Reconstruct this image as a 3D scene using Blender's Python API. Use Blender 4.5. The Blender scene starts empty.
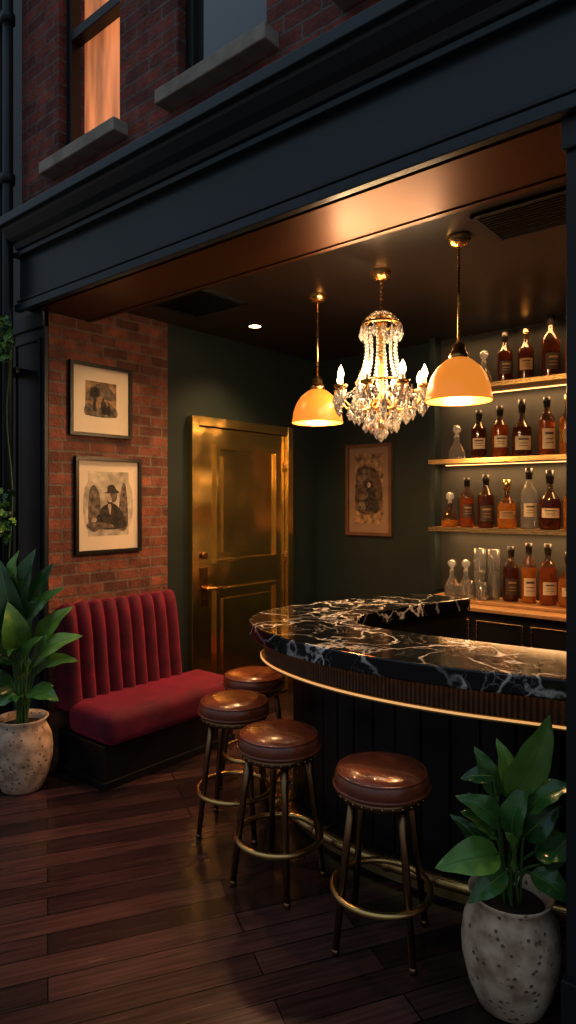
import bpy, math, random
from mathutils import Vector, Matrix
random.seed(7)
S=bpy.context.scene
# ---------------------------------------------------------------- materials
def newmat(name):
    m=bpy.data.materials.new(name); m.use_nodes=True
    nt=m.node_tree; b=nt.nodes['Principled BSDF']
    return m,nt,b
def P(name,col,rough=.5,metal=0,trans=0,emit=None,es=0,coat=0,sheen=0,ior=None,noise=0,nscale=8,bump=0,bscale=40,spec=None,sheentint=None,ndet=5):
    m,nt,b=newmat(name)
    b.inputs['Base Color'].default_value=(*col,1)
    b.inputs['Roughness'].default_value=rough
    b.inputs['Metallic'].default_value=metal
    b.inputs['Transmission Weight'].default_value=trans
    b.inputs['Coat Weight'].default_value=coat
    b.inputs['Sheen Weight'].default_value=sheen
    if sheentint: b.inputs['Sheen Tint'].default_value=(*sheentint,1)
    if spec is not None: b.inputs['Specular IOR Level'].default_value=spec
    if ior: b.inputs['IOR'].default_value=ior
    if emit:
        b.inputs['Emission Color'].default_value=(*emit,1); b.inputs['Emission Strength'].default_value=es
    tc=nt.nodes.new('ShaderNodeTexCoord')
    if noise:
        n=nt.nodes.new('ShaderNodeTexNoise'); n.inputs['Scale'].default_value=nscale; n.inputs['Detail'].default_value=ndet
        nt.links.new(tc.outputs['Object'],n.inputs['Vector'])
        st=nt.nodes.new('ShaderNodeMapRange'); st.inputs[1].default_value=.3; st.inputs[2].default_value=.7
        nt.links.new(n.outputs['Fac'],st.inputs[0])
        mx=nt.nodes.new('ShaderNodeMix'); mx.data_type='RGBA'
        mx.inputs[6].default_value=(*[c*(1-noise*.7) for c in col],1)
        mx.inputs[7].default_value=(*[min(1,c*(1+noise*.7)) for c in col],1)
        nt.links.new(st.outputs[0],mx.inputs[0]); nt.links.new(mx.outputs[2],b.inputs['Base Color'])
    if bump:
        n=nt.nodes.new('ShaderNodeTexNoise'); n.inputs['Scale'].default_value=bscale; n.inputs['Detail'].default_value=4
        nt.links.new(tc.outputs['Object'],n.inputs['Vector'])
        bp=nt.nodes.new('ShaderNodeBump'); bp.inputs['Strength'].default_value=bump; bp.inputs['Distance'].default_value=.01
        nt.links.new(n.outputs['Fac'],bp.inputs['Height']); nt.links.new(bp.outputs['Normal'],b.inputs['Normal'])
    return m
def brickmat(name,axis,c1,c2,mortar):
    m,nt,b=newmat(name); N=nt.nodes.new; L=nt.links.new
    tc=N('ShaderNodeTexCoord'); sp=N('ShaderNodeSeparateXYZ'); cb=N('ShaderNodeCombineXYZ')
    L(tc.outputs['Object'],sp.inputs[0]); L(sp.outputs[axis],cb.inputs[0]); L(sp.outputs[2],cb.inputs[1])
    wn=N('ShaderNodeTexNoise'); wn.inputs['Scale'].default_value=18; L(tc.outputs['Object'],wn.inputs['Vector'])
    va=N('ShaderNodeVectorMath'); va.operation='MULTIPLY_ADD'; va.inputs[1].default_value=(.006,.006,0)
    L(wn.outputs['Color'],va.inputs[0]); L(cb.outputs[0],va.inputs[2])
    br=N('ShaderNodeTexBrick'); br.inputs['Scale'].default_value=1; br.inputs['Brick Width'].default_value=.2
    br.inputs['Row Height'].default_value=.072; br.inputs['Mortar Size'].default_value=.0075; br.inputs['Mortar Smooth'].default_value=.2
    br.inputs['Color1'].default_value=(*c1,1); br.inputs['Color2'].default_value=(*c2,1); br.inputs['Mortar'].default_value=(*mortar,1)
    L(va.outputs[0],br.inputs['Vector'])
    n=N('ShaderNodeTexNoise'); n.inputs['Scale'].default_value=9; n.inputs['Detail'].default_value=8; n.inputs['Roughness'].default_value=.7
    L(tc.outputs['Object'],n.inputs['Vector'])
    mr=N('ShaderNodeMapRange'); mr.inputs[1].default_value=.3; mr.inputs[2].default_value=.7; mr.inputs[3].default_value=.5; mr.inputs[4].default_value=1.4
    L(n.outputs['Fac'],mr.inputs[0])
    vm=N('ShaderNodeVectorMath'); vm.operation='SCALE'; L(br.outputs['Color'],vm.inputs[0]); L(mr.outputs[0],vm.inputs[3])
    L(vm.outputs[0],b.inputs['Base Color']); b.inputs['Roughness'].default_value=.85
    bp=N('ShaderNodeBump'); bp.inputs['Strength'].default_value=.9; bp.inputs['Distance'].default_value=.014; bp.invert=True
    n2=N('ShaderNodeTexNoise'); n2.inputs['Scale'].default_value=60; L(tc.outputs['Object'],n2.inputs['Vector'])
    ad=N('ShaderNodeMath'); ad.operation='MULTIPLY_ADD'; ad.inputs[1].default_value=-.5
    L(n2.outputs['Fac'],ad.inputs[0]); L(br.outputs['Fac'],ad.inputs[2]); L(ad.outputs[0],bp.inputs['Height']); L(bp.outputs['Normal'],b.inputs['Normal'])
    return m
def floormat():
    m,nt,b=newmat('walnut_planks'); N=nt.nodes.new; L=nt.links.new
    tc=N('ShaderNodeTexCoord'); mp=N('ShaderNodeMapping'); mp.inputs['Rotation'].default_value=(0,0,math.radians(-60))
    L(tc.outputs['Object'],mp.inputs[0])
    br=N('ShaderNodeTexBrick'); br.inputs['Scale'].default_value=1; br.inputs['Brick Width'].default_value=1.15
    br.inputs['Row Height'].default_value=.125; br.inputs['Mortar Size'].default_value=.003; br.offset=.37
    br.inputs['Color1'].default_value=(.100,.043,.038,1); br.inputs['Color2'].default_value=(.016,.008,.008,1); br.inputs['Mortar'].default_value=(.002,.001,.001,1)
    L(mp.outputs[0],br.inputs['Vector'])
    m2=N('ShaderNodeMapping'); m2.inputs['Scale'].default_value=(1.3,22,1); L(mp.outputs[0],m2.inputs[0])
    n=N('ShaderNodeTexNoise'); n.inputs['Scale'].default_value=2.5; n.inputs['Detail'].default_value=8; n.inputs['Distortion'].default_value=.4
    L(m2.outputs[0],n.inputs['Vector'])
    mr=N('ShaderNodeMapRange'); mr.inputs[1].default_value=.3; mr.inputs[2].default_value=.7; mr.inputs[3].default_value=.6; mr.inputs[4].default_value=1.4
    L(n.outputs['Fac'],mr.inputs[0])
    vm=N('ShaderNodeVectorMath'); vm.operation='SCALE'; L(br.outputs['Color'],vm.inputs[0]); L(mr.outputs[0],vm.inputs[3]); L(vm.outputs[0],b.inputs['Base Color'])
    r=N('ShaderNodeMapRange'); r.inputs[3].default_value=.13; r.inputs[4].default_value=.33; L(n.outputs['Fac'],r.inputs[0]); L(r.outputs[0],b.inputs['Roughness'])
    bp=N('ShaderNodeBump'); bp.inputs['Strength'].default_value=.3; bp.inputs['Distance'].default_value=.003; bp.invert=True
    ad=N('ShaderNodeMath'); ad.operation='MULTIPLY_ADD'; ad.inputs[1].default_value=.15; L(n.outputs['Fac'],ad.inputs[0]); L(br.outputs['Fac'],ad.inputs[2])
    L(ad.outputs[0],bp.inputs['Height']); L(bp.outputs['Normal'],b.inputs['Normal'])
    return m
def marblemat():
    m,nt,b=newmat('black_marble'); N=nt.nodes.new; L=nt.links.new
    tc=N('ShaderNodeTexCoord')
    nz=N('ShaderNodeTexNoise'); nz.inputs['Scale'].default_value=3.5; nz.inputs['Detail'].default_value=7; L(tc.outputs['Object'],nz.inputs['Vector'])
    va=N('ShaderNodeVectorMath'); va.operation='MULTIPLY_ADD'; va.inputs[1].default_value=(.6,.6,.6); L(nz.outputs['Color'],va.inputs[0]); L(tc.outputs['Object'],va.inputs[2])
    v1=N('ShaderNodeTexVoronoi'); v1.feature='DISTANCE_TO_EDGE'; v1.inputs['Scale'].default_value=2.8; L(va.outputs[0],v1.inputs['Vector'])
    v2=N('ShaderNodeTexVoronoi'); v2.feature='DISTANCE_TO_EDGE'; v2.inputs['Scale'].default_value=9; L(va.outputs[0],v2.inputs['Vector'])
    n3=N('ShaderNodeTexNoise'); n3.inputs['Scale'].default_value=3.2; L(tc.outputs['Object'],n3.inputs['Vector'])
    def ramp(src,w):
        mr=N('ShaderNodeMapRange'); mr.inputs[1].default_value=0; mr.inputs[2].default_value=w; mr.inputs[3].default_value=1; mr.inputs[4].default_value=0; L(src,mr.inputs[0]); return mr.outputs[0]
    a=ramp(v1.outputs['Distance'],.036); c=ramp(v2.outputs['Distance'],.035)
    k=N('ShaderNodeMapRange'); k.inputs[1].default_value=.42; k.inputs[2].default_value=.58; L(n3.outputs['Fac'],k.inputs[0])
    k2=N('ShaderNodeMapRange'); k2.inputs[1].default_value=.36; k2.inputs[2].default_value=.52; k2.inputs[3].default_value=.25; L(n3.outputs['Fac'],k2.inputs[0])
    ma=N('ShaderNodeMath'); ma.operation='MULTIPLY'; L(a,ma.inputs[0]); L(k2.outputs[0],ma.inputs[1])
    mu=N('ShaderNodeMath'); mu.operation='MULTIPLY'; L(c,mu.inputs[0]); L(k.outputs[0],mu.inputs[1])
    mu2=N('ShaderNodeMath'); mu2.operation='MULTIPLY'; L(mu.outputs[0],mu2.inputs[0]); mu2.inputs[1].default_value=.45
    mx=N('ShaderNodeMath'); mx.operation='MAXIMUM'; L(ma.outputs[0],mx.inputs[0]); L(mu2.outputs[0],mx.inputs[1])
    mc=N('ShaderNodeMix'); mc.data_type='RGBA'; mc.inputs[6].default_value=(.005,.005,.007,1); mc.inputs[7].default_value=(.85,.83,.80,1)
    L(mx.outputs[0],mc.inputs[0]); L(mc.outputs[2],b.inputs['Base Color'])
    b.inputs['Roughness'].default_value=.12; b.inputs['Coat Weight'].default_value=.3; b.inputs['Coat Roughness'].default_value=.05
    return m
def brushed(name,col,rough,sc=(1,1,60),metal=1,vr=.3,vc=.4,wavy=0):
    m,nt,b=newmat(name); N=nt.nodes.new; L=nt.links.new
    tc=N('ShaderNodeTexCoord'); mp=N('ShaderNodeMapping'); mp.inputs['Scale'].default_value=sc; L(tc.outputs['Object'],mp.inputs[0])
    n=N('ShaderNodeTexNoise'); n.inputs['Scale'].default_value=3; n.inputs['Detail'].default_value=3; L(mp.outputs[0],n.inputs['Vector'])
    r=N('ShaderNodeMapRange'); r.inputs[3].default_value=rough*(1-vr); r.inputs[4].default_value=rough*(1+vr); L(n.outputs['Fac'],r.inputs[0]); L(r.outputs[0],b.inputs['Roughness'])
    n2=N('ShaderNodeTexNoise'); n2.inputs['Scale'].default_value=1.6; n2.inputs['Detail'].default_value=3; L(tc.outputs['Object'],n2.inputs['Vector'])
    mx=N('ShaderNodeMix'); mx.data_type='RGBA'; mx.inputs[6].default_value=(*[c*(1-vc) for c in col],1); mx.inputs[7].default_value=(*[min(1,c*1.15) for c in col],1)
    L(n2.outputs['Fac'],mx.inputs[0]); L(mx.outputs[2],b.inputs['Base Color']); b.inputs['Metallic'].default_value=metal
    if wavy:
        n4=N('ShaderNodeTexNoise'); n4.inputs['Scale'].default_value=3.5; n4.inputs['Detail'].default_value=1; L(tc.outputs['Object'],n4.inputs['Vector'])
        bp=N('ShaderNodeBump'); bp.inputs['Strength'].default_value=wavy; bp.inputs['Distance'].default_value=.03; L(n4.outputs['Fac'],bp.inputs['Height']); L(bp.outputs['Normal'],b.inputs['Normal'])
    return m
M={}
M['floor']=floormat(); M['marble']=marblemat()
M['brick_in']=brickmat('brick_interior',1,(.27,.095,.058),(.11,.042,.030),(.16,.125,.10))
M['brick_out']=brickmat('brick_exterior',0,(.30,.078,.060),(.14,.045,.042),(.17,.14,.13))
M['green']=P('dark_green_paint',(.015,.025,.023),.5,noise=.2,nscale=3)
M['niche']=P('niche_paint',(.021,.021,.017),.6,noise=.15,nscale=3)
M['ceil']=P('ceiling_lacquer',(.022,.014,.011),.33,noise=.2,nscale=2)
M['soffit']=P('soffit_bronze_lacquer',(.12,.048,.020),.38,metal=.75,noise=.2,nscale=2)
M['slate']=P('slate_blue_paint',(.019,.034,.046),.33,noise=.15,nscale=2,bump=.05)
M['slate2']=P('dark_trim_paint',(.010,.014,.018),.4,noise=.1)
M['stone']=P('sill_stone',(.34,.31,.27),.8,noise=.3,nscale=12,bump=.3)
M['brass']=brushed('aged_brass',(.80,.52,.20),.27)
M['doorbrass']=brushed('door_brass',(.95,.66,.24),.21,(1,1,1),1,.15,.2,.35)
M['darkbrass']=P('antique_bronze',(.28,.16,.08),.28,metal=1,noise=.25)
M['black']=P('black_lacquer_wood',(.010,.009,.009),.35,noise=.2)
M['slat']=P('ribbed_walnut',(.11,.06,.038),.4,noise=.3,nscale=20)
M['leather']=P('oxblood_leather',(.22,.055,.024),.2,coat=.45,noise=.4,nscale=14,bump=.14,bscale=110)
M['velvet']=P('crimson_velvet',(.10,.002,.016),.8,sheen=.55,sheentint=(1,.10,.24),noise=.6,nscale=8,bump=.1,bscale=60)
M['led']=P('warm_led',(1,.7,.4),.5,emit=(1,.55,.2),es=3)
M['ledsoft']=P('warm_led_strip',(1,.7,.4),.5,emit=(1,.52,.18),es=.7)
M['led2']=P('counter_led_strip',(1,.7,.4),.5,emit=(1,.55,.22),es=2.2)
M['shade']=P('amber_glass_shade',(.55,.20,.03),.3,emit=(1,.34,.05),es=.75)
M['bulb']=P('bulb',(1,.8,.5),.4,emit=(1,.68,.34),es=14)
M['flame']=P('candle_bulb',(1,.8,.5),.4,emit=(1,.66,.34),es=22)
M['crystal']=P('crystal',(1,.98,.95),.04,trans=.75,ior=1.5,coat=.5)
M['candle']=P('candle_sleeve',(.8,.72,.55),.5)
M['clear']=P('clear_glass',(.95,.95,.92),.03,trans=.92,ior=1.45)
M['whisky']=P('amber_whisky',(.9,.36,.05),.05,trans=.75,ior=1.36,coat=.4)
M['bourbon']=P('bourbon_whisky',(.60,.15,.018),.05,trans=.75,ior=1.36,coat=.4)
M['rum']=P('dark_whisky',(.17,.038,.010),.05,trans=.7,ior=1.36,coat=.4)
M['neck']=P('smoky_bottle_glass',(.24,.14,.07),.04,trans=.85,ior=1.45,coat=.4)
M['cap']=P('black_cap',(.02,.015,.012),.35)
M['label']=P('cream_label',(.60,.50,.34),.7,noise=.1)
M['label2']=P('dark_label',(.05,.035,.025),.6)
M['label3']=P('tan_label',(.34,.22,.10),.6,noise=.1)
M['ink']=P('label_ink',(.10,.06,.04),.7)
M['shelf']=P('shelf_oak_brass',(.42,.24,.10),.4,noise=.2,nscale=20)
M['frame']=P('black_frame',(.010,.009,.008),.35)
M['frame2']=P('walnut_frame',(.13,.065,.033),.4,noise=.3)
M['mat_']=P('passepartout',(.62,.54,.44),.85,noise=.04)
M['mat2']=P('aged_passepartout',(.24,.16,.11),.85,noise=.1)
M['sepia']=P('sepia_paper',(.24,.155,.085),.85,noise=1.0,nscale=22,ndet=9)
M['sepia2']=P('dark_sepia_print',(.09,.055,.032),.85,noise=1.2,nscale=18,ndet=9)
M['grayp']=P('pale_print_paper',(.42,.37,.30),.85,noise=.7,nscale=12,ndet=9)
M['skin']=P('print_highlight',(.36,.29,.22),.85,noise=.6,nscale=30,ndet=8)
M['dkprint']=P('dark_print_ink',(.035,.027,.02),.8,noise=1.2,nscale=35,ndet=9)
M['midprint']=P('mid_print_ink',(.13,.10,.075),.8,noise=1.2,nscale=28,ndet=9)
M['glasspane']=P('window_glass',(.03,.035,.04),.04,coat=1,spec=.8)
M['leaf']=P('leaf_green',(.05,.155,.032),.28,coat=.3,noise=.4,nscale=9)
M['leafd']=P('leaf_dark_green',(.022,.085,.022),.28,coat=.3,noise=.4,nscale=9)
M['leafl']=P('leaf_light_green',(.13,.27,.05),.32,coat=.2,noise=.35,nscale=9)
M['stem']=P('stem_green',(.06,.14,.03),.5)
M['soil']=P('soil',(.02,.012,.008),.95,bump=.8,bscale=50)
M['pipe']=P('cast_iron_pipe',(.017,.024,.03),.4,metal=.3)
M['winframe']=P('window_frame_paint',(.012,.013,.015),.4)
def potmat():
    m,nt,b=newmat('textured_clay'); N=nt.nodes.new; L=nt.links.new
    tc=N('ShaderNodeTexCoord'); n=N('ShaderNodeTexNoise'); n.inputs['Scale'].default_value=13; n.inputs['Detail'].default_value=8; L(tc.outputs['Object'],n.inputs['Vector'])
    mx=N('ShaderNodeMix'); mx.data_type='RGBA'; mx.inputs[6].default_value=(.34,.22,.15,1); mx.inputs[7].default_value=(.66,.49,.36,1)
    mr=N('ShaderNodeMapRange'); mr.inputs[1].default_value=.35; mr.inputs[2].default_value=.6; L(n.outputs['Fac'],mr.inputs[0]); L(mr.outputs[0],mx.inputs[0])
    v=N('ShaderNodeTexVoronoi'); v.inputs['Scale'].default_value=34; L(tc.outputs['Object'],v.inputs['Vector'])
    pk=N('ShaderNodeMapRange'); pk.inputs[1].default_value=.12; pk.inputs[2].default_value=.26; L(v.outputs['Distance'],pk.inputs[0])
    m2=N('ShaderNodeMix'); m2.data_type='RGBA'; m2.inputs[6].default_value=(.20,.13,.09,1); L(pk.outputs[0],m2.inputs[0]); L(mx.outputs[2],m2.inputs[7]); L(m2.outputs[2],b.inputs['Base Color'])
    bp=N('ShaderNodeBump'); bp.inputs['Strength'].default_value=.9; bp.inputs['Distance'].default_value=.006; L(pk.outputs[0],bp.inputs['Height']); L(bp.outputs['Normal'],b.inputs['Normal'])
    b.inputs['Roughness'].default_value=.85; return m
M['clay']=potmat()
def curtainmat():
    m,nt,b=newmat('glowing_curtain'); N=nt.nodes.new; L=nt.links.new
    tc=N('ShaderNodeTexCoord'); mp=N('ShaderNodeMapping'); mp.inputs['Scale'].default_value=(7,1,.9); L(tc.outputs['Object'],mp.inputs[0])
    n=N('ShaderNodeTexNoise'); n.inputs['Scale'].default_value=2; L(mp.outputs[0],n.inputs['Vector'])
    mr=N('ShaderNodeMapRange'); mr.inputs[1].default_value=.3; mr.inputs[2].default_value=.7; mr.inputs[3].default_value=.3; mr.inputs[4].default_value=.8; L(n.outputs['Fac'],mr.inputs[0])
    b.inputs['Base Color'].default_value=(.5,.25,.12,1); b.inputs['Emission Color'].default_value=(1,.34,.13,1); L(mr.outputs[0],b.inputs['Emission Strength'])  # room light behind the window is put into the curtain as emission
    return m
M['curtain']=curtainmat()
# ---------------------------------------------------------------- mesh builder
class MB:
    def __init__(s): s.v=[];s.f=[];s.m=[];s.sm=[];s.mats=[]
    def mi(s,k):
        if k not in s.mats: s.mats.append(k)
        return s.mats.index(k)
    def face(s,idx,k,sm=False): s.f.append(tuple(idx)); s.m.append(s.mi(k)); s.sm.append(sm)
    def box(s,x0,x1,y0,y1,z0,z1,k):
        o=len(s.v)
        s.v+=[(x0,y0,z0),(x1,y0,z0),(x1,y1,z0),(x0,y1,z0),(x0,y0,z1),(x1,y0,z1),(x1,y1,z1),(x0,y1,z1)]
        for q in [(0,3,2,1),(4,5,6,7),(0,1,5,4),(1,2,6,5),(2,3,7,6),(3,0,4,7)]: s.face([o+i for i in q],k)
    def lathe(s,prof,c=(0,0,0),seg=24,k='brass',sm=True,a0=0,a1=None,sx=1,sy=1):
        o=len(s.v); full=a1 is None; n=seg if full else seg+1
        for (r,z) in prof:
            for i in range(n):
                a=(2*math.pi*i/seg) if full else a0+(a1-a0)*i/seg
                s.v.append((c[0]+sx*r*math.cos(a),c[1]+sy*r*math.sin(a),c[2]+z))
        for j in range(len(prof)-1):
            for i in range(seg):
                i2=(i+1)%n if full else i+1
                s.face([o+j*n+i,o+j*n+i2,o+(j+1)*n+i2,o+(j+1)*n+i],k,sm)
    def tube(s,pts,r,k,seg=8,closed=False,sm=True,caps=True):
        pts=[Vector(p) for p in pts]; n=len(pts); o=len(s.v)
        rs=r if isinstance(r,(list,tuple)) else [r]*n
        up=None
        for i,p in enumerate(pts):
            if closed: d=pts[(i+1)%n]-pts[i-1]
            else: d=pts[min(i+1,n-1)]-pts[max(i-1,0)]
            if d.length<1e-9: d=Vector((0,0,1))
            d.normalize()
            if up is None:
                up=Vector((0,0,1)) if abs(d.z)<.9 else Vector((1,0,0))
            a=up-d*up.dot(d)
            if a.length<1e-4: a=d.orthogonal()
            a.normalize(); up=a; b=d.cross(a)
            for j in range(seg):
                t=2*math.pi*j/seg
                s.v.append(tuple(p+(a*math.cos(t)+b*math.sin(t))*rs[i]))
        for i in range(n if closed else n-1):
            i2=(i+1)%n
            for j in range(seg):
                j2=(j+1)%seg
                s.face([o+i*seg+j,o+i*seg+j2,o+i2*seg+j2,o+i2*seg+j],k,sm)
        if caps and not closed:
            s.face([o+j for j in range(seg)][::-1],k); s.face([o+(n-1)*seg+j for j in range(seg)],k)
    def octa(s,c,rx,rz,k,rzt=None):
        rzt=rzt or rz; o=len(s.v); n=6
        s.v.append((c[0],c[1],c[2]-rz)); s.v.append((c[0],c[1],c[2]+rzt))
        for i in range(n):
            a=2*math.pi*i/n; s.v.append((c[0]+rx*math.cos(a),c[1]+rx*math.sin(a),c[2]))
        for i in range(n):
            s.face([o,o+2+(i+1)%n,o+2+i],k); s.face([o+1,o+2+i,o+2+(i+1)%n],k)
    def ball(s,c,r,k,seg=12,rings=8,sz=1,sx=1,sy=1):
        s.lathe([(max(1e-4,r*math.sin(math.pi*j/rings)),-r*sz*math.cos(math.pi*j/rings)) for j in range(rings+1)],c,seg,k,True,sx=sx,sy=sy)
    def band(s,A,B,z0,z1,k,sm=False):
        o=len(s.v); n=len(A)
        for a,b in zip(A,B):
            s.v+=[(a[0],a[1],z0),(a[0],a[1],z1),(b[0],b[1],z1),(b[0],b[1],z0)]
        for i in range(n-1):
            p=o+4*i;q=p+4
            s.face([p,q,q+1,p+1],k,sm); s.face([p+1,q+1,q+2,p+2],k); s.face([p+2,q+2,q+3,p+3],k,sm); s.face([p+3,q+3,q,p],k)
        s.face([o,o+1,o+2,o+3],k); e=o+4*(n-1); s.face([e+3,e+2,e+1,e],k)
    def build(s,name,parent=None,loc=(0,0,0),rot=None,bevel=0,seg=2):
        me=bpy.data.meshes.new(name); me.from_pydata([tuple(v) for v in s.v],[],s.f)
        for k in s.mats: me.materials.append(M[k])
        for p,mi,sm in zip(me.polygons,s.m,s.sm): p.material_index=mi; p.use_smooth=sm
        me.validate(); me.update()
        ob=bpy.data.objects.new(name,me); S.collection.objects.link(ob); ob.location=loc
        if rot: ob.rotation_euler=rot
        if parent: ob.parent=parent
        if bevel:
            b=ob.modifiers.new('bevel','BEVEL'); b.width=bevel; b.segments=seg; b.limit_method='ANGLE'; b.angle_limit=math.radians(40)
        return ob
def empty(name,loc=(0,0,0)):
    e=bpy.data.objects.new(name,None); S.collection.objects.link(e); e.location=loc; e.empty_display_size=.1; return e
def catmull(P_,n):
    out=[]; P_=[Vector(p) for p in P_]; m=len(P_)
    for i in range(m-1):
        p0=P_[max(i-1,0)];p1=P_[i];p2=P_[i+1];p3=P_[min(i+2,m-1)]
        for j in range(n):
            t=j/n
            out.append(.5*((2*p1)+(p2-p0)*t+(2*p0-5*p1+4*p2-p3)*t*t+(-p0+3*p1-3*p2+p3)*t**3))
    out.append(P_[-1]); return out
def offs(path,d):
    out=[]; n=len(path)
    for i,p in enumerate(path):
        t=path[min(i+1,n-1)]-path[max(i-1,0)]; t.normalize()
        nrm=Vector((t.y,-t.x))
        out.append(p+nrm*d)
    return out
def light(kind,name,loc,energy,col,size=.05,rot=None,parent=None,**kw):
    l=bpy.data.lights.new(name,kind); l.energy=energy; l.color=col
    if kind=='AREA': l.size=size; 
    elif kind!='SUN': l.shadow_soft_size=size
    for k,v in kw.items(): setattr(l,k,v)
    o=bpy.data.objects.new(name,l); S.collection.objects.link(o); o.location=loc
    if rot: o.rotation_euler=rot
    if parent: o.parent=parent
    return o
WARM=(1,.60,.27)
# ---------------------------------------------------------------- room shell
CZ=3.0; BY=4.95; LX=-3.8
b=MB(); b.box(-7,2.2,-3,BY+.2,-.1,0,'floor'); b.build('floor')
b=MB(); b.box(LX-.2,.5,2.5,BY+.2,CZ,CZ+.1,'ceil'); b.build('ceiling')
b=MB(); b.box(LX-.2,LX,2.2,3.15,0,CZ,'brick_in'); b.build('wall_left_brick')
b=MB(); b.box(LX-.2,LX,3.15,BY+.2,0,CZ,'green'); b.build('wall_left')
b=MB(); b.box(LX,.5,BY,BY+.2,0,CZ,'green'); b.build('wall_back')
b=MB(); b.box(.3,.5,2.2,BY,0,CZ,'green'); b.build('wall_right')
b=MB(); b.box(-2.5,.3,BY-.03,BY,.98,CZ,'niche'); b.box(-2.55,-2.5,BY-.14,BY,.98,CZ,'green'); b.build('wall_back_niche')
b=MB(); b.box(LX,LX+.02,3.15,3.32,0,.14,'black'); b.build('trim_1',bevel=.005)
b=MB(); b.box(LX,LX+.02,4.56,BY,0,.14,'black'); b.build('trim_2',bevel=.005)
b=MB(); b.box(LX+.02,-2.6,BY-.02,BY,0,.14,'black'); b.build('baseboard_back',bevel=.005)
# facade beam + cornice
b=MB()
b.box(-3.97,.4,2.1,2.5,2.90,3.32,'slate')
b.box(-3.98,.4,2.07,2.11,2.88,2.925,'slate')
b.box(-3.98,.4,2.085,2.11,2.94,2.955,'slate')
b.box(-3.98,.4,2.06,2.11,3.215,3.245,'slate')
prof=[(2.1,3.245),(2.05,3.25),(2.035,3.28),(2.0,3.30),(1.965,3.335),(1.96,3.35),(1.93,3.355),(1.93,3.405),(1.95,3.42),(2.1,3.44)]
o=len(b.v)
for x in (-3.93,.4):
    for (y,z) in prof: b.v.append((x,y,z))
n=len(prof)
for i in range(n-1): b.face([o+i,o+i+1,o+n+i+1,o+n+i][::-1],'slate')
b.face([o+i for i in range(n)],'slate')
b.build('trim_cornice_beam',bevel=.004)
b=MB(); b.box(LX,.3,2.12,2.5,2.875,2.90,'soffit'); b.box(LX,.3,2.47,2.5,2.87,CZ,'soffit'); b.build('trim_soffit')
def pillar(name,x0,x1,y0,y1):
    b=MB(); b.box(x0,x1,y0,y1,0,2.9,'slate2'); b.box(x0-.01,x1,y0-.02,y1,0,.22,'slate2'); b.box(x0-.01,x1,y0-.015,y1,2.78,2.88,'slate2')
    w=.025
    b.box(x0+.04,x0+.04+w,y0-.01,y0,.3,2.7,'slate2'); b.box(x1-.04-w,x1-.04,y0-.01,y0,.3,2.7,'slate2')
    b.box(x0+.04,x1-.04,y0-.01,y0,.3,.3+w,'slate2'); b.box(x0+.04,x1-.04,y0-.01,y0,2.7,2.7+w,'slate2')
    b.build(name,bevel=.004)
pillar('trim_pillar_left',-4.2,-3.8,2.17,2.2); pillar('trim_pillar_right',-.655,-.25,2.12,2.3)
# upper facade with windows
wins=[(-3.55,-2.95),(-2.48,-1.90),(-1.43,-.85),(-.4,.2)]
b=MB(); b.box(-3.98,.9,2.12,2.34,3.32,3.68,'brick_out')
xs=[-3.98]+[q for w in wins for q in w]+[.9]
for i in range(0,len(xs),2): b.box(xs[i],xs[i+1],2.12,2.34,3.68,5.2,'brick_out')
b.box(-3.98,.9,2.12,2.34,5.2,6.0,'brick_out'); b.build('wall_upper_facade')
b=MB(); b.box(-7,-3.98,2.3,2.5,0,6,'slate2'); b.build('wall_neighbour')
for i,(x0,x1) in enumerate(wins):
    b=MB(); b.box(x0-.07,x1+.07,2.03,2.26,3.615,3.685,'stone'); b.build('window_sill' if i==0 else 'window_sill.%03d'%i,bevel=.006)
    b=MB(); y0,y1=2.17,2.24
    for (a,c,z0,z1) in [(x0,x0+.05,3.685,5.2),(x1-.03,x1,3.685,5.2),(x0,x1,3.685,3.75),(x0,x1,5.13,5.2),(x0+.05,x1-.03,4.42,4.48)]:
        b.box(a,c,y0,y1,z0,z1,'winframe')
    if i==0: 
        b.box(x0+.05,x1-.03,2.26,2.27,3.7,5.2,'curtain')
    else: b.box(x0+.05,x1-.03,2.205,2.215,3.75,5.13,'glasspane')
    b.build('window_%d'%(i+1),bevel=.004)
b=MB()
for (x,r) in [(-3.985,.032),(-4.09,.045)]:
    b.tube([(x,2.03,0),(x,2.03,6)],r,'pipe',12)
    for z in (.5,1.6,2.7,3.7,4.7): b.lathe([(r,-.03),(r+.012,-.028),(r+.012,.028),(r,.03)],(x,2.03,z),12,'pipe')
b.box(-4.15,-3.96,2.07,2.2,2.5,2.53,'pipe')
b.build('drain_pipes')
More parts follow.
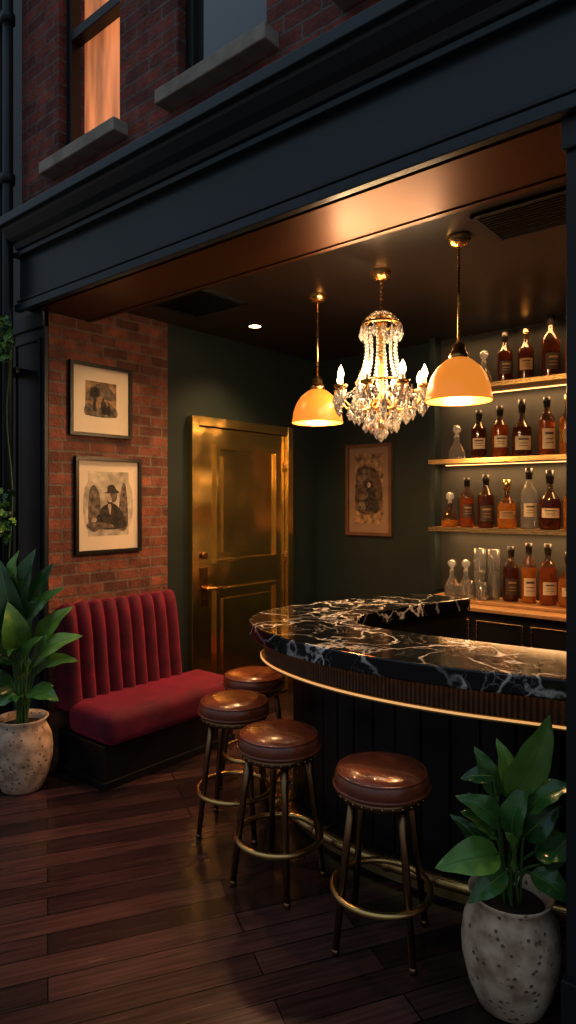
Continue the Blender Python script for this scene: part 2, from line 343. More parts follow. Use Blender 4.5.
# ---------------------------------------------------------------- ceiling fixtures
def vent(name,cx,cy,w,d,n):
    b=MB(); t=.02; z0,z1=CZ-.015,CZ
    b.box(cx-w/2,cx+w/2,cy-d/2,cy-d/2+t,z0,z1,'slate2'); b.box(cx-w/2,cx+w/2,cy+d/2-t,cy+d/2,z0,z1,'slate2')
    b.box(cx-w/2,cx-w/2+t,cy-d/2,cy+d/2,z0,z1,'slate2'); b.box(cx+w/2-t,cx+w/2,cy-d/2,cy+d/2,z0,z1,'slate2')
    for i in range(n):
        y=cy-d/2+t+(d-2*t)*(i+.5)/n; b.box(cx-w/2+t,cx+w/2-t,y-.005,y+.005,z0+.002,z1,'frame')
    b.build(name)
vent('ceiling_vent',-1.05,3.02,.5,.36,12); vent('ceiling_vent.001',-3.25,2.95,.5,.42,12)
def downlight(name,x,y,z,e,ang=95,sz=.05,tilt=None):
    p=empty(name,(x,y,z))
    b=MB(); b.lathe([(.045,-.004),(.065,-.008),(.07,0)],(0,0,0),24,'slate2'); b.lathe([(1e-4,-.003),(.045,-.003)],(0,0,0),24,'bulb'); b.build('trim_ring',p)
    light('SPOT',name+'_lamp',(0,0,-.02),e,WARM,sz,parent=p,rot=tilt,spot_size=math.radians(ang),spot_blend=.8)
downlight('recessed_downlight',-3.36,3.62,CZ,130,115,.08)
downlight('recessed_downlight.001',-3.2,2.62,CZ,62,125)  # added spot and ring to brighten the brick wall, no known fixture here
# ---------------------------------------------------------------- brass door
b=MB(); x0=LX
b.box(x0,LX+.06,3.34,3.41,0,2.34,'doorbrass'); b.box(x0,LX+.06,4.46,4.53,0,2.34,'doorbrass'); b.box(x0,LX+.06,3.41,4.46,2.27,2.34,'doorbrass')
b.box(x0,LX+.02,3.415,4.455,.01,2.265,'doorbrass')
def panel(y0,y1,z0,z1):
    w=.03
    for (a,c,d,e) in [(y0,y1,z0,z0+w),(y0,y1,z1-w,z1),(y0,y0+w,z0+w,z1-w),(y1-w,y1,z0+w,z1-w)]: b.box(LX+.02,LX+.048,a,c,d,e,'doorbrass')
    b.box(LX+.02,LX+.036,y0+.085,y1-.085,z0+.085,z1-.085,'doorbrass')
panel(3.60,4.34,1.20,2.13); panel(3.60,4.34,.15,1.0)
b.box(LX+.02,LX+.034,3.45,3.52,.88,1.18,'darkbrass')
b.tube([(LX+.03,3.485,1.02),(LX+.08,3.485,1.02),(LX+.083,3.50,1.02),(LX+.08,3.63,1.012)],.016,'brass',10)
b.tube([(LX+.03,3.485,1.27),(LX+.05,3.485,1.27)],.028,'darkbrass',16)
b.tube([(LX+.03,3.485,.93),(LX+.042,3.485,.93)],.012,'cap',12)
for z in (.4,1.2,2.0): b.tube([(LX+.03,4.455,z-.05),(LX+.03,4.455,z+.05)],.012,'brass',8)
b.build('door_1',bevel=.009,seg=3)
# ---------------------------------------------------------------- framed pictures
rp=random.Random(3)
def art(b,f,s,variant):
    def blob(pts,k,d,rag=.04):
        q=[Vector((u+rp.uniform(-rag,rag),w+rp.uniform(-rag,rag))) for u,w in pts]
        c=catmull([q[-1]]+q+[q[0],q[1]],5)[5:-5]
        o=len(b.v); b.v+= [f(p.x*s,p.y*s,d) for p in c]; b.face(range(o,o+len(c)),k)
    if variant==0:   # small engraved scene: trees, bank and two figures
        blob([(-1,-.9),(1,-.9),(1,-.35),(.4,-.25),(-.2,-.4),(-1,-.2)],'midprint',.0008)
        blob([(-.95,.0),(-.85,.75),(-.2,.95),(.45,.85),(.9,.5),(.8,.1),(.25,.2),(-.1,.3),(-.5,-.05)],'midprint',.001,.07)
        blob([(-.8,.2),(-.7,.65),(-.3,.75),(-.1,.5),(-.35,.15)],'dkprint',.0012,.06)
        blob([(-.62,-.55),(-.5,.2),(-.38,.2),(-.4,-.55)],'dkprint',.0014,.02)
        blob([(.0,-.75),(-.05,-.2),(.05,.0),(.2,.02),(.3,-.2),(.34,-.75)],'dkprint',.0018)
        blob([(.06,.0),(.05,.12),(.12,.18),(.2,.12),(.18,.0)],'dkprint',.002,.01)
        blob([(.42,-.75),(.42,-.35),(.5,-.2),(.6,-.25),(.68,-.75)],'dkprint',.002)
        blob([(.46,-.2),(.46,-.1),(.52,-.06),(.58,-.12),(.56,-.2)],'dkprint',.0022,.01)
    elif variant==1: # photograph-like print: seated man in a dark coat with hat, leaning on a table
        blob([(-1,-1),(-1,1),(1,1),(1,-1)],'grayp',.0004,.0)
        blob([(-.95,-.95),(-.98,.5),(-.7,.8),(-.5,.3),(-.45,-.95)],'midprint',.0008,.07)
        blob([(.5,-.9),(.55,.7),(.85,.85),(.97,-.9)],'midprint',.0008,.07)
        blob([(-.28,.52),(-.1,.58),(-.06,.8),(.2,.86),(.36,.66),(.52,.54),(.2,.48)],'dkprint',.0020,.015)
        blob([(-.12,.5),(-.14,.3),(-.02,.12),(.18,.1),(.3,.3),(.3,.5),(.1,.54)],'skin',.0016,.01)
        blob([(.08,.52),(.12,.3),(.16,.12),(.34,.18),(.4,.5)],'midprint',.0018,.01)
        blob([(-.10,.2),(-.02,.02),(.16,.02),(.16,.12),(.02,.13)],'dkprint',.0019,.01)
        blob([(-.42,-.95),(-.5,-.5),(-.35,-.1),(-.02,.06),(.2,.08),(.5,-.08),(.72,-.45),(.8,-.95)],'dkprint',.0022,.03)
        blob([(-.05,.02),(.06,.05),(.12,-.05),(.06,-.4),(.0,-.3)],'skin',.0026,.01)
        blob([(-.75,-.62),(-.5,-.38),(-.3,-.3),(-.2,-.52),(-.5,-.68)],'dkprint',.0028,.02)
        blob([(-.86,-.66),(-.78,-.52),(-.62,-.55),(-.66,-.7)],'skin',.003,.01)
        blob([(-.95,-.95),(-.95,-.72),(0,-.76),(.2,-.95)],'midprint',.0032,.01)
    else:            # dim painting: robed figure seen small in an interior
        blob([(-.85,-1.3),(-.9,1.1),(-.3,1.4),(.5,1.2),(.9,.4),(.85,-1.3)],'sepia2',.0008,.05)
        blob([(-.8,.6),(-.5,1.2),(.1,1.25),(-.1,.7),(-.5,.4)],'midprint',.0012,.08)
        blob([(-.12,.1),(-.12,.45),(.1,.6),(.3,.45),(.3,.1)],'dkprint',.0014,.03)
        blob([(-.08,.15),(-.08,.4),(.04,.46),(.14,.34),(.1,.12)],'skin',.0016,.01)
        blob([(-.35,-1.2),(-.3,-.4),(-.08,.12),(.3,.14),(.5,-.3),(.62,-1.2)],'dkprint',.0018,.05)
        blob([(-.6,-.5),(-.3,-.15),(-.05,-.2),(-.1,-.45),(-.4,-.6)],'midprint',.002,.05)
        blob([(-.75,-1.2),(-.7,-.8),(-.35,-.75),(-.3,-1.2)],'midprint',.002,.05)
def picture(name,f,w,h,fw,mw,paper,variant,s,fmat='frame',mt='mat_'):
    b=MB()
    def bx(u0,u1,v0,v1,d0,d1,k):
        p=f(u0,v0,d0);q=f(u1,v1,d1); b.box(min(p[0],q[0]),max(p[0],q[0]),min(p[1],q[1]),max(p[1],q[1]),p[2],q[2],k)
    bx(-w/2,w/2,-h/2,-h/2+fw,0,.03,fmat); bx(-w/2,w/2,h/2-fw,h/2,0,.03,fmat)
    bx(-w/2,-w/2+fw,-h/2+fw,h/2-fw,0,.03,fmat); bx(w/2-fw,w/2,-h/2+fw,h/2-fw,0,.03,fmat)
    bx(-w/2+fw,w/2-fw,-h/2+fw,h/2-fw,0,.01,mt)
    bx(-w/2+mw,w/2-mw,-h/2+mw*1.15,h/2-mw*.95,.01,.011,paper)
    art(b,lambda u,v,d:f(u,v,.011+d),s,variant)
    b.build(name)
picture('framed_picture',lambda u,v,d:(LX+d,2.575+u,2.36+v),.48,.48,.022,.12,'sepia',0,.112)
picture('framed_picture.001',lambda u,v,d:(LX+d,2.635+u,1.665+v),.52,.64,.022,.10,'grayp',1,.16)
picture('framed_picture.002',lambda u,v,d:(-3.21+u,BY-d,1.79+v),.48,.81,.03,.09,'sepia',2,.145,'frame2','mat2')
# ---------------------------------------------------------------- velvet booth
bo=empty('velvet_booth_seat',(0,0,0))
Y0,Y1=2.24,3.34; XF=-3.22; YB1=3.15
b=MB(); b.box(LX+.01,XF-.07,Y0+.02,Y1-.02,0,.26,'black'); b.box(LX+.01,XF-.06,Y0+.01,Y1-.01,0,.05,'black'); b.build('base',bo,bevel=.008)
b=MB(); b.box(LX+.12,XF,Y0,Y1,.26,.46,'velvet'); o=b.build('seat',bo,bevel=.07,seg=7)
for p in o.data.polygons: p.use_smooth=True
b=MB(); nch=9; nper=12; NY=nch*nper
prof=[(.18,.40,1),(.17,.5,1),(.15,.65,1),(.135,.8,1),(.12,.90,1),(.11,.96,.9),(.09,1.005,.7),(.06,1.02,.5),(.03,1.01,.2),(.008,.97,0),(.008,.40,0)]
o0=len(b.v); npf=len(prof)
for i in range(NY+1):
    y=Y0+(YB1-Y0)*i/NY; ph=(i%nper)/nper; bump=abs(math.sin(math.pi*ph))**.5
    for (d,z,w) in prof: b.v.append((LX+d+(-.05+.08*bump)*w,y,z+(.035*bump*(1 if z>1 else 0))))
for i in range(NY):
    for j in range(npf-1):
        p=o0+i*npf+j; b.face([p,p+npf,p+npf+1,p+1],'velvet',True)
b.face([o0+j for j in range(npf)],'velvet'); b.face([o0+NY*npf+j for j in range(npf)][::-1],'velvet')
b.build('channel_back',bo)
# ---------------------------------------------------------------- bar
outer=[(-.2,2.60),(-.775,2.47),(-1.2,2.36),(-1.6,2.32),(-1.96,2.36),(-2.28,2.475),(-2.50,2.65),(-2.60,2.87),(-2.61,3.13),(-2.53,3.45),(-2.40,3.8),(-2.26,4.12)]
inner=[(-.2,3.05),(-.85,2.95),(-1.25,2.90),(-1.6,2.87),(-1.82,2.875),(-1.96,2.91),(-2.03,2.97),(-2.065,3.05),(-2.08,3.2),(-2.06,3.45),(-1.98,3.8),(-1.88,4.12)]
NS=14
O=catmull([Vector(p) for p in outer],NS); I=catmull([Vector(p) for p in inner],NS)
test=offs(O,.1)
sgn=1 if (test[40]-Vector((-1.5,3.0))).length<(O[40]-Vector((-1.5,3.0))).length else -1
def ins(d): return offs(O,d*sgn)
bar=empty('curved_marble_bar')
b=MB(); b.band(O,I,.97,1.05,'marble'); b.build('marble_top',bar,bevel=.008,seg=3)
fine=catmull([Vector(p) for p in outer],60)
def finso(d,k=None):
    out=[];n=len(fine)
    for i,p in enumerate(fine):
        t=fine[min(i+1,n-1)]-fine[max(i-1,0)]; t.normalize(); nr=Vector((t.y,-t.x))*sgn
        dd=d+(k[i%len(k)] if k else 0); out.append(p+nr*dd)
    return out
b=MB(); b.band(finso(.085,[0,0,.010]),finso(.13),.865,.97,'slat'); b.build('ribbed_apron',bar)
b=MB(); b.band(ins(.045),ins(.055),.964,.97,'led2'); b.build('under_counter_led',bar)
b=MB(); b.band(ins(.065),ins(.13),.843,.865,'brass'); b.band(ins(.060),ins(.065),.851,.859,'ledsoft'); b.build('brass_light_strip',bar)
b=MB(); b.band(finso(.24,[0]*20+[.012]),finso(.30),.03,.845,'black'); b.band(ins(.225),ins(.30),.0,.12,'black'); b.band(ins(.225),ins(.30),.80,.845,'black'); b.build('front_panelling',bar)
b=MB(); b.band(ins(.10),ins(.30),.836,.846,'black'); b.build('apron_bottom',bar)
Iin=[i+(o-i)*.08 for o,i in zip(O,I)]; Iin2=[i+(o-i)*.14 for o,i in zip(O,I)]
b=MB(); b.band(Iin,Iin2,0,.97,'black'); b.build('inner_panelling',bar)
b=MB(); R=ins(.12)
b.tube([(p.x,p.y,.14) for p in R[:-10]],.025,'brass',14)
for i in range(6,len(R)-12,16):
    q=ins(.225)[i]; b.tube([(R[i].x,R[i].y,.14),(q.x,q.y,.14)],.009,'brass',8); b.ball((R[i].x,R[i].y,.14),.032,'brass')
b.build('foot_rail',bar)
b=MB(); b.band(ins(.21),ins(.225),.02,.07,'brass'); b.build('brass_kick_strip',bar)
# ---------------------------------------------------------------- back bar
bb=MB(); X0,X1=-2.45,.3
bb.box(X0,X1,4.50,BY-.03,0,.91,'black'); bb.box(X0-.02,X1,4.62,BY-.03,.93,.955,'shelf'); bb.box(X0-.02,X1,4.46,BY-.03,.905,.93,'shelf')
for i in range(7):
    x=X0+.05+i*.39
    for (a,c,d,e) in [(x,x+.34,.12,.13),(x,x+.34,.83,.84),(x,x+.01,.13,.83),(x+.33,x+.34,.13,.83)]: bb.box(a,c,4.49,4.50,d,e,'brass')
    bb.ball((x+.3,4.48,.5),.012,'brass')
bb.build('back_bar_cabinet',bevel=.003)
shz=[1.49,2.01,2.56]
for i,z in enumerate(shz):
    b=MB(); b.box(-2.47,.3,4.65,BY-.03,z-.03,z,'shelf'); b.box(-2.47,.3,4.645,4.65,z-.032,z+.002,'brass')
    b.box(-2.45,.28,4.90,4.915,z-.036,z-.03,'led'); b.build('bottle_shelf' if i==0 else 'bottle_shelf.%03d'%i)
    light('AREA','shelf_light_%d'%i,(-1.6,4.80,z-.045),13,(1,.58,.26),shape='RECTANGLE',size=1.7,size_y=.06)
light('AREA','shelf_light_top',(-1.6,4.72,2.97),8,(1,.58,.26),shape='RECTANGLE',size=1.7,size_y=.06)
# ---------------------------------------------------------------- bottles
def bottle(name,x,y,z,h,r,liq,kind,lab):
    b=MB()
    if kind=='round': prof=[(1e-4,0),(r*.92,0),(r,.012),(r,h*.55),(r*.93,h*.62),(r*.6,h*.70),(r*.34,h*.76),(r*.30,h*.88)]; neck=r*.30; sp=4
    elif kind=='squat': prof=[(1e-4,0),(r*1.1,0),(r*1.2,.015),(r*1.2,h*.42),(r*1.1,h*.52),(r*.55,h*.62),(r*.34,h*.68),(r*.32,h*.84)]; neck=r*.32; sp=4
    elif kind=='tall': prof=[(1e-4,0),(r*.82,0),(r*.88,.012),(r*.88,h*.6),(r*.8,h*.66),(r*.42,h*.74),(r*.3,h*.80),(r*.28,h*.9)]; neck=r*.28; sp=3
    else: prof=[(1e-4,0),(r*1.1,0),(r*1.2,.02),(r*1.15,h*.2),(r*.9,h*.36),(r*.42,h*.5),(r*.36,h*.62),(r*.5,h*.68)]; neck=r*.3; sp=3
    b.lathe(prof[:sp+1],(0,0,0),24,liq); b.lathe(prof[sp:],(0,0,0),24,'neck' if liq!='clear' else 'clear')
    top=prof[-1][1]
    if kind=='decanter':
        b.lathe([(neck,top),(neck,top+.02),(1e-4,top+.02)],(0,0,0),16,'crystal'); b.ball((0,0,top+.055),.034,'crystal',10,6)
    else:
        ck='cap' if lab!='gold' else 'brass'
        b.lathe([(neck*1.05,top-.03),(neck*1.25,top-.028),(neck*1.25,top+.0),(neck*1.45,top+.002),(neck*1.45,h),(1e-4,h)],(0,0,0),16,ck)
    if lab and kind!='decanter':
        k={'cream':'label','gold':'label3','dark':'label2'}[lab]; k2='ink' if lab!='dark' else 'label3'
        rr={'round':1,'squat':1.2,'tall':.88}[kind]*r+.0012
        a0=math.radians(-90-38); a1=math.radians(-90+62)
        zt=h*(.36 if kind=='squat' else random.choice([.42,.46,.38])); zb=h*random.choice([.12,.17,.2])
        b.lathe([(rr,zb),(rr,zt)],(0,0,0),16,k,True,a0,a1)
        for f0,f1,q in [(.70,.82,.35),(.46,.51,.45),(.28,.32,.4)]:
            b.lathe([(rr+.0008,zb+(zt-zb)*f0),(rr+.0008,zb+(zt-zb)*f1)],(0,0,0),12,k2,True,a0+q,a1-q)
    return b.build(name,loc=(x,y,z+.001),rot=(0,0,random.uniform(-.15,.15)+.3))
def glass(name,x,y,z,h,r):
    b=MB(); b.lathe([(1e-4,0),(r*.85,0),(r*.9,.005),(r,h),(r*.93,h),(r*.82,.02),(1e-4,.018)],(0,0,0),20,'clear')
    for i in range(10):
        a=2*math.pi*i/10; b.tube([(r*.89*math.cos(a),r*.89*math.sin(a),.01),(r*.97*math.cos(a),r*.97*math.sin(a),h*.6)],.003,'clear',5)
    b.build(name,loc=(x,y,z+.001))
YB=4.78
F_=(-math.sin(math.radians(40)),math.cos(math.radians(40))); R_=(F_[1],-F_[0])
def xat(px):
    r=(px-288)/660; dx=F_[0]+r*R_[0]; dy=F_[1]+r*R_[1]; return YB/dy*dx
cnt={}
def nm(base):
    cnt[base]=cnt.get(base,-1)+1; return base if cnt[base]==0 else '%s.%03d'%(base,cnt[base])
rows=[
 (2.56,[(484,.27,.05,'clear','decanter',None),(505,.38,.056,'rum','round','dark'),(526,.38,.056,'rum','round','gold'),(551,.45,.070,'rum','tall','dark'),(574,.38,.06,'bourbon','round','cream'),(596,.36,.055,'rum','round','dark')]),
 (2.01,[(457,.27,.055,'clear','decanter',None),(479,.37,.058,'rum','round','cream'),(500,.39,.060,'bourbon','round','cream'),(522,.42,.058,'rum','squat','cream'),(547,.42,.064,'bourbon','tall','cream'),(568,.42,.058,'whisky','round','gold'),(592,.38,.055,'rum','round','gold')]),
 (1.49,[(450,.27,.055,'whisky','decanter',None),(467,.38,.060,'bourbon','tall','dark'),(486,.40,.060,'rum','round','dark'),(507,.36,.058,'whisky','squat','gold'),(529,.44,.058,'clear','round','cream'),(550,.42,.062,'rum','squat','cream'),(572,.38,.058,'whisky','round','cream'),(594,.38,.055,'rum','round','gold')]),
 (.957,[(452,.28,.05,'clear','decanter',None),(466,.29,.05,'clear','decanter',None),(511,.40,.058,'rum','round','dark'),(529,.43,.060,'whisky','tall','cream'),(548,.43,.060,'bourbon','round','cream'),(569,.38,.06,'whisky','squat','cream'),(592,.40,.056,'rum','round','gold')])]
for z,row in rows:
    for (px,h,r,liq,kind,lab) in row:
        bottle(nm('crystal_decanter' if kind=='decanter' else 'whiskey_bottle'),xat(px),YB,z,h,r,liq,kind,lab)
for px in (480,494):
    glass(nm('drinking_glass'),xat(px),YB,.957,.19,.045); glass(nm('drinking_glass'),xat(px),YB,1.149,.18,.045)
glass(nm('drinking_glass'),xat(487),YB-.09,.957,.13,.04); glass(nm('drinking_glass'),xat(474),YB-.09,.957,.13,.04)
# ---------------------------------------------------------------- stools
def stool(name,x,y,rot):
    e=empty(name,(x,y,0)); e.rotation_euler=(0,0,rot)
    H=.675
    b=MB()
    prof=[(.12,-.085),(.165,-.083),(.175,-.075),(.183,-.055),(.184,-.04),(.180,-.022),(.168,-.006),(.145,.006),(.11,.014),(.07,.018),(.03,.019),(1e-4,.0195)]
    b.lathe([(r,H+z-.008) for r,z in prof],(0,0,0),56,'leather')
    b.tube([(.184*math.cos(2*math.pi*i/48),.184*math.sin(2*math.pi*i/48),H-.07) for i in range(48)],.006,'leather',8,True)
    b.tube([(.171*math.cos(2*math.pi*i/48),.171*math.sin(2*math.pi*i/48),H-.018) for i in range(48)],.005,'leather',8,True)
    b.build('cushion',e)
    b=MB(); b.lathe([(1e-4,H-.115),(.155,H-.115),(.168,H-.11),(.170,H-.085),(.12,H-.08)],(0,0,0),40,'darkbrass')
    for i in range(28):
        a=2*math.pi*i/28; b.ball((.170*math.cos(a),.170*math.sin(a),H-.098),.005,'brass',6,4)
    b.build('seat_band',e)
    b=MB()
    for i in range(4):
        a=math.pi/4+i*math.pi/2; c,s=math.cos(a),math.sin(a)
        b.tube([(.13*c,.13*s,H-.11),(.155*c,.155*s,.40),(.205*c,.205*s,.004)],[.017,.015,.013],'darkbrass',10)
        b.lathe([(.014,0),(.015,.0),(.015,.02),(.012,.022)],(.204*c,.204*s,.0),10,'darkbrass')
    b.build('legs',e)
    b=MB(); b.tube([(.188*math.cos(2*math.pi*i/48),.188*math.sin(2*math.pi*i/48),.205) for i in range(48)],.013,'brass',10,True)
    b.build('foot_ring',e)
stool('bar_stool',-1.365,2.19,.35); stool('bar_stool.001',-1.93,2.235,.1); stool('bar_stool.002',-2.42,2.45,.5); stool('bar_stool.003',-2.69,2.89,.2)
# ---------------------------------------------------------------- pendants
def pendant(name,x,y,zb,R):
    e=empty(name,(x,y,0))
    b=MB()
    b.lathe([(R,zb),(R*.995,zb+.02),(R*.95,zb+.07),(R*.84,zb+.12),(R*.66,zb+.165),(R*.40,zb+.20),(R*.24,zb+.212),(R*.22,zb+.205),(R*.4,zb+.192),(R*.64,zb+.157),(R*.82,zb+.114),(R*.93,zb+.067),(R*.975,zb+.02),(R*.98,zb)],(0,0,0),40,'shade')
    b.lathe([(R,zb-.003),(R*1.02,zb),(R*1.02,zb+.008),(R,zb+.011)],(0,0,0),40,'shade')
    b.build('glass_shade',e)
    b=MB()
    b.lathe([(R*.26,zb+.205),(R*.30,zb+.215),(R*.27,zb+.235),(R*.2,zb+.25),(R*.2,zb+.275),(R*.12,zb+.285),(.007,zb+.30)],(0,0,0),24,'brass')
    b.tube([(0,0,zb+.29),(0,0,CZ-.03)],.0065,'brass',10)
    b.lathe([(.007,CZ-.05),(.03,CZ-.045),(.058,CZ-.02),(.06,CZ)],(0,0,0),24,'brass')
    b.tube([(0,0,zb+.12),(0,0,zb+.21)],.02,'brass',12)
    b.build('brass_stem',e)
    b=MB(); b.ball((0,0,zb+.085),.032,'bulb'); b.build('bulb',e)
    light('POINT',name+'_lamp',(0,0,zb+.02),42,WARM,.04,parent=e)
pendant('pendant_lamp',-2.55,3.33,2.19,.16); pendant('pendant_lamp.001',-1.45,3.04,2.19,.16)
# ---------------------------------------------------------------- chandelier
def chandelier(x,y):
    e=empty('crystal_chandelier',(x,y,0))
    b=MB()
    b.lathe([(.007,CZ-.055),(.03,CZ-.05),(.06,CZ-.02),(.063,CZ)],(0,0,0),24,'brass')
    for i in range(10):
        z=CZ-.06-i*.021; ax=i%2
        b.tube([((.010*math.cos(t) if ax else 0),(0 if ax else .010*math.cos(t)),z+.014*math.sin(t)) for t in [k*math.pi/5 for k in range(10)]],.003,'brass',5,True)
    b.lathe([(1e-4,2.10),(.02,2.12),(.03,2.15),(.015,2.18),(.03,2.22),(.05,2.26),(.03,2.30),(.018,2.34),(.018,2.46),(.034,2.50),(.018,2.54),(.016,2.66),(.035,2.70),(.02,2.74),(.012,2.79),(1e-4,2.80)],(0,0,0),20,'brass')
    RC=.105
    b.tube([(RC*math.cos(2*math.pi*i/32),RC*math.sin(2*math.pi*i/32),2.70) for i in range(32)],.008,'brass',6,True)
    for i in range(6):
        a=i*math.pi/3; b.tube([(0,0,2.76),(.06*math.cos(a),.06*math.sin(a),2.75),(RC*math.cos(a),RC*math.sin(a),2.70)],.005,'brass',6)
    RM=.14
    b.tube([(RM*math.cos(2*math.pi*i/36),RM*math.sin(2*math.pi*i/36),2.37) for i in range(36)],.007,'brass',6,True)
    arms=8
    for i in range(arms):
        a=i*2*math.pi/arms+.25; c,s=math.cos(a),math.sin(a)
        pts=catmull([Vector(q) for q in [(.02,2.30),(.06,2.23),(.13,2.205),(.20,2.23),(.245,2.28),(.25,2.325)]],6)
        b.tube([(p.x*c,p.x*s,p.y) for p in pts],.007,'brass',8)
        cx,cy=.25*c,.25*s
        b.lathe([(.010,2.318),(.034,2.325),(.040,2.342),(.012,2.336)],(cx,cy,0),16,'brass')
    b.build('brass_frame',e)
    b=MB()
    for i in range(arms):
        a=i*2*math.pi/arms+.25; c,s=math.cos(a),math.sin(a); cx,cy=.25*c,.25*s
        b.lathe([(.012,2.335),(.012,2.375),(1e-4,2.377)],(cx,cy,0),12,'candle')
        b.lathe([(.007,2.375),(.016,2.39),(.018,2.405),(.011,2.43),(1e-4,2.452)],(cx,cy,0),12,'flame')
    b.build('candle_bulbs',e)
    b=MB()
    def bead(p,r=.009): b.octa(p,r,r*1.05,'crystal')
    def drop(p,L,r): b.octa((p[0],p[1],p[2]-L*.65),r,L*.35,'crystal',L*.65)
    for i in range(14):
        a=2*math.pi*i/14; c,s=math.cos(a),math.sin(a)
        drop((.113*c,.113*s,2.70),.095,.018)
    for i in range(14):
        a=2*math.pi*i/14+.1; c,s=math.cos(a),math.sin(a)
        for k in range(5):
            t=k/4; bead(((.1*(1-t)+.02*t)*c,(.1*(1-t)+.02*t)*s,2.71+.06*math.sin(t*1.5)),.009)
        for k in range(15):
            t=k/14; r=.098-.02*math.sin(math.pi*t)+.042*t*t; bead((r*c,r*s,2.66-.29*t),.0115)
    for i in range(arms):
        a=i*2*math.pi/arms+.25; a2=a+2*math.pi/arms
        for k in range(9):
            t=k/8; r=RM+(.245-RM)*t; bead((r*math.cos(a),r*math.sin(a),2.37-.04*t-.05*math.sin(math.pi*t)),.008)
        for k in range(9):
            t=k/8; aa=a+(a2-a)*t; r=.25-.015*math.sin(math.pi*t); bead((r*math.cos(aa),r*math.sin(aa),2.315-.05*math.sin(math.pi*t)),.0095)
        for j in range(4):
            aa=a+(j-1.5)*.13; drop((.262*math.cos(aa),.262*math.sin(aa),2.325),.13 if j in(1,2) else .09,.021)
        am=a+math.pi/arms; drop((.235*math.cos(am),.235*math.sin(am),2.265),.095,.021)
        drop((.18*math.cos(am),.18*math.sin(am),2.25),.10,.02)
    for i in range(16):
        a=2*math.pi*i/16; drop((RM*math.cos(a),RM*math.sin(a),2.37),.12,.018)
    for i in range(12):
        a=2*math.pi*i/12
        for k in range(9):
            t=k/8; r=.16*math.cos(t*1.35); bead((r*math.cos(a),r*math.sin(a),2.25-.12*math.sin(t*1.5)),.0105)
    for rr,z,nn in [(.15,2.22,14),(.09,2.17,9),(.03,2.135,4)]:
        for i in range(nn):
            a=2*math.pi*i/nn; drop((rr*math.cos(a),rr*math.sin(a),z),.09,.021)
    drop((0,0,2.11),.085,.026)
    b.build('crystals',e)
    light('POINT','chandelier_lamp',(0,0,2.43),34,(1,.66,.36),.2,parent=e)
    for i in range(3):
        a=i*2*math.pi/3+.25; light('POINT','candle_lamp_%d'%i,(.28*math.cos(a),.28*math.sin(a),2.48),6,(1,.7,.42),.02,parent=e)
chandelier(-2.01,3.22)
# ---------------------------------------------------------------- plants
def leaf(b,base,tip,w,k,arch=.12,fold=.25,up=Vector((.5,-.6,.8))):
    base=Vector(base);tip=Vector(tip); d=tip-base; L=d.length; dn=d.normalized()
    side=dn.cross(up)
    if side.length<.15: side=dn.cross(Vector((F_[0],F_[1],0)))
    side.normalize(); nr=side.cross(dn).normalized()
    NL,NW=14,6; o=len(b.v)
    for i in range(NL+1):
        t=i/NL; ww=w*.5*(math.sin(math.pi*min(1,t**.72))**.8)*(1 if t<.999 else 0)
        c=base+d*t+nr*(math.sin(math.pi*t)*arch*L)
        for j in range(NW+1):
            v=(j/NW-.5)*2
            c2=c+side*(v*ww)+nr*(abs(v)*fold*ww+.005*math.sin(t*18+j)*abs(v))
            b.v.append(tuple(c2))
    for i in range(NL):
        for j in range(NW):
            p=o+i*(NW+1)+j; b.face([p,p+1,p+NW+2,p+NW+1],k,True)
    mid=[base+d*t+nr*(math.sin(math.pi*t)*arch*L+.001) for t in [q/8 for q in range(9)]]
    b.tube(mid,[.003*(1-.8*q/8) for q in range(9)],'leafl',5)
def pot(b,H,R):
    b.lathe([(1e-4,0),(R*.60,0),(R*.68,.01),(R*.86,H*.2),(R*.98,H*.42),(R,H*.56),(R*.95,H*.74),(R*.82,H*.86),(R*.76,H*.90),(R*.78,H*.95),(R*.86,H),(R*.82,H*1.005),(R*.70,H*.95),(R*.68,H*.88)],(0,0,0),48,'clay')
    b.lathe([(1e-4,H*.90),(R*.72,H*.89)],(0,0,0),24,'soil')
def plant(name,loc,H,R,leaves,extra,rscale,lim,limx):
    b=MB(); pot(b,H,R)
    def W(q): return Vector((q[0]*R_[0]-q[1]*F_[0], q[0]*R_[1]-q[1]*F_[1], q[2]))
    for (bs,tp,w) in leaves:
        B=W(bs);T=W(tp); k=random.choice(['leaf','leafd','leaf','leafl'])
        leaf(b,B,T,w,k,random.uniform(.06,.22),random.uniform(.15,.4),Vector((.5+random.uniform(-.5,.5),-.6+random.uniform(-.3,.3),.8)))
        a=random.uniform(0,6.28); s=Vector((.03*math.cos(a),.03*math.sin(a),H*.88))
        mid=(s+B)/2+Vector((0,0,.04))
        b.tube([tuple(q) for q in catmull([s,mid,B],5)],.0045,'stem',6)
    k_=0
    while k_<extra:
        a=random.uniform(0,6.28); zz=H+random.uniform(.10,.45)*rscale; r0=random.uniform(.03,.10)*rscale; L=random.uniform(.12,.2)*rscale
        B=Vector((r0*math.cos(a),r0*math.sin(a),zz)); T=B+Vector((L*.8*math.cos(a),L*.8*math.sin(a),random.uniform(-.1,.8)*L))
        if (loc[1]+T.y)>lim or loc[0]+T.x>limx: continue
        k_+=1
        leaf(b,B,T,random.uniform(.055,.08)*rscale,random.choice(['leaf','leafd','leafd']),.12,.25)
        s=Vector((.02*math.cos(a),.02*math.sin(a),H*.88)); b.tube([tuple(q) for q in catmull([s,(s+B)/2+Vector((0,0,.05)),B],4)],.004,'stem',6)
    b.build(name,loc=loc)
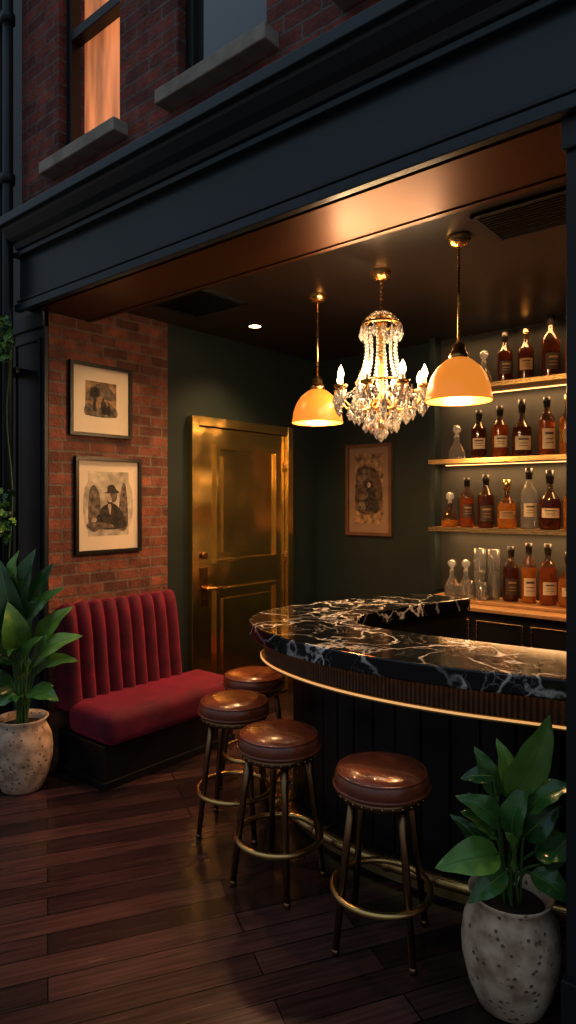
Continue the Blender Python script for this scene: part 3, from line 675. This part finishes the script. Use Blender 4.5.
def pxl(lst,cx,k,ws):
    out=[]
    for (x0,y0,x1,y1,w,dep) in lst:
        z=lambda y:1.7-(y-500)*k
        out.append((((x0-cx)*k,dep*.4,z(y0)),((x1-cx)*k,dep,z(y1)),w*k*ws))
    return out
RL=pxl([(512,788,548,706,36,.06),(500,812,456,780,26,.08),(500,840,434,842,34,.12),(500,828,464,800,22,.04),(528,800,566,768,30,.10),(534,838,572,826,34,.12),(510,850,498,806,26,.14),(530,858,562,876,26,.12),(504,792,482,744,22,-.02),(508,858,466,878,22,.10),(525,826,556,790,26,.08),(520,798,504,736,24,-.02),(540,850,566,806,24,.12),(516,830,532,770,26,.04)],516,.003455,1.0)
plant('potted_broadleaf_plant',(-.86,2.20,0),.375,.163,RL,3,.9,2.34,-.70)
LL=pxl([(36,640,72,585,26,.04),(28,640,8,558,24,.04),(40,662,94,630,24,.12),(42,672,88,656,20,.08),(20,660,-15,615,26,.06),(27,620,42,548,24,.02),(38,688,72,692,20,.14),(22,685,-12,668,22,.12),(34,670,56,630,24,.14),(18,640,0,578,24,.02),(44,650,80,604,22,.04),(25,690,8,700,20,.12),(34,610,60,562,20,.02),(26,650,22,598,26,.12),(28,600,24,550,20,.0)],28,.00597,1.05)
plant('potted_ficus_plant',(-3.71,1.98,0),.42,.172,LL,9,1.1,2.13,-3.3)
b=MB(); pts=[(-3.88+.02*math.sin(z*5),1.99+.01*math.cos(z*7),z) for z in [1.3+.08*i for i in range(19)]]
b.tube(pts,.004,'stem',6)
for i in range(110):
    zc=random.choice([1.62,2.66,2.66])+random.uniform(-.14,.14); x=-3.87+random.uniform(-.10,.09); y=1.95+random.uniform(-.05,.03)
    B=Vector((x,y,zc)); T=B+Vector((random.uniform(-.05,.06),random.uniform(-.06,-.01),random.uniform(-.06,.04)))
    leaf(b,B,T,.05,random.choice(['leaf','leafl','leafl','leafd']))
b.build('climbing_vine')
# ---------------------------------------------------------------- world / exterior light
w=bpy.data.worlds.new('dusk'); S.world=w; w.use_nodes=True; nt=w.node_tree; bg=nt.nodes['Background']
tc=nt.nodes.new('ShaderNodeTexCoord'); sp=nt.nodes.new('ShaderNodeSeparateXYZ'); nt.links.new(tc.outputs['Generated'],sp.inputs[0])
cr=nt.nodes.new('ShaderNodeValToRGB'); nt.links.new(sp.outputs[2],cr.inputs[0])
cr.color_ramp.elements[0].color=(.11,.09,.08,1); cr.color_ramp.elements[1].color=(.22,.29,.36,1); cr.color_ramp.elements[1].position=.6
nt.links.new(cr.outputs[0],bg.inputs[0]); bg.inputs[1].default_value=1.6
S.view_settings.view_transform='Standard'
S.view_settings.look='None'
S.view_settings.gamma=.86
# ---------------------------------------------------------------- camera
cam=bpy.data.cameras.new('camera'); co=bpy.data.objects.new('camera',cam); S.collection.objects.link(co)
cam.sensor_width=36; cam.lens=660/1024*36; cam.shift_y=-12/1024; cam.clip_start=.02
co.location=(0,0,1.7); co.rotation_euler=(math.radians(90),0,math.radians(40)); S.camera=co
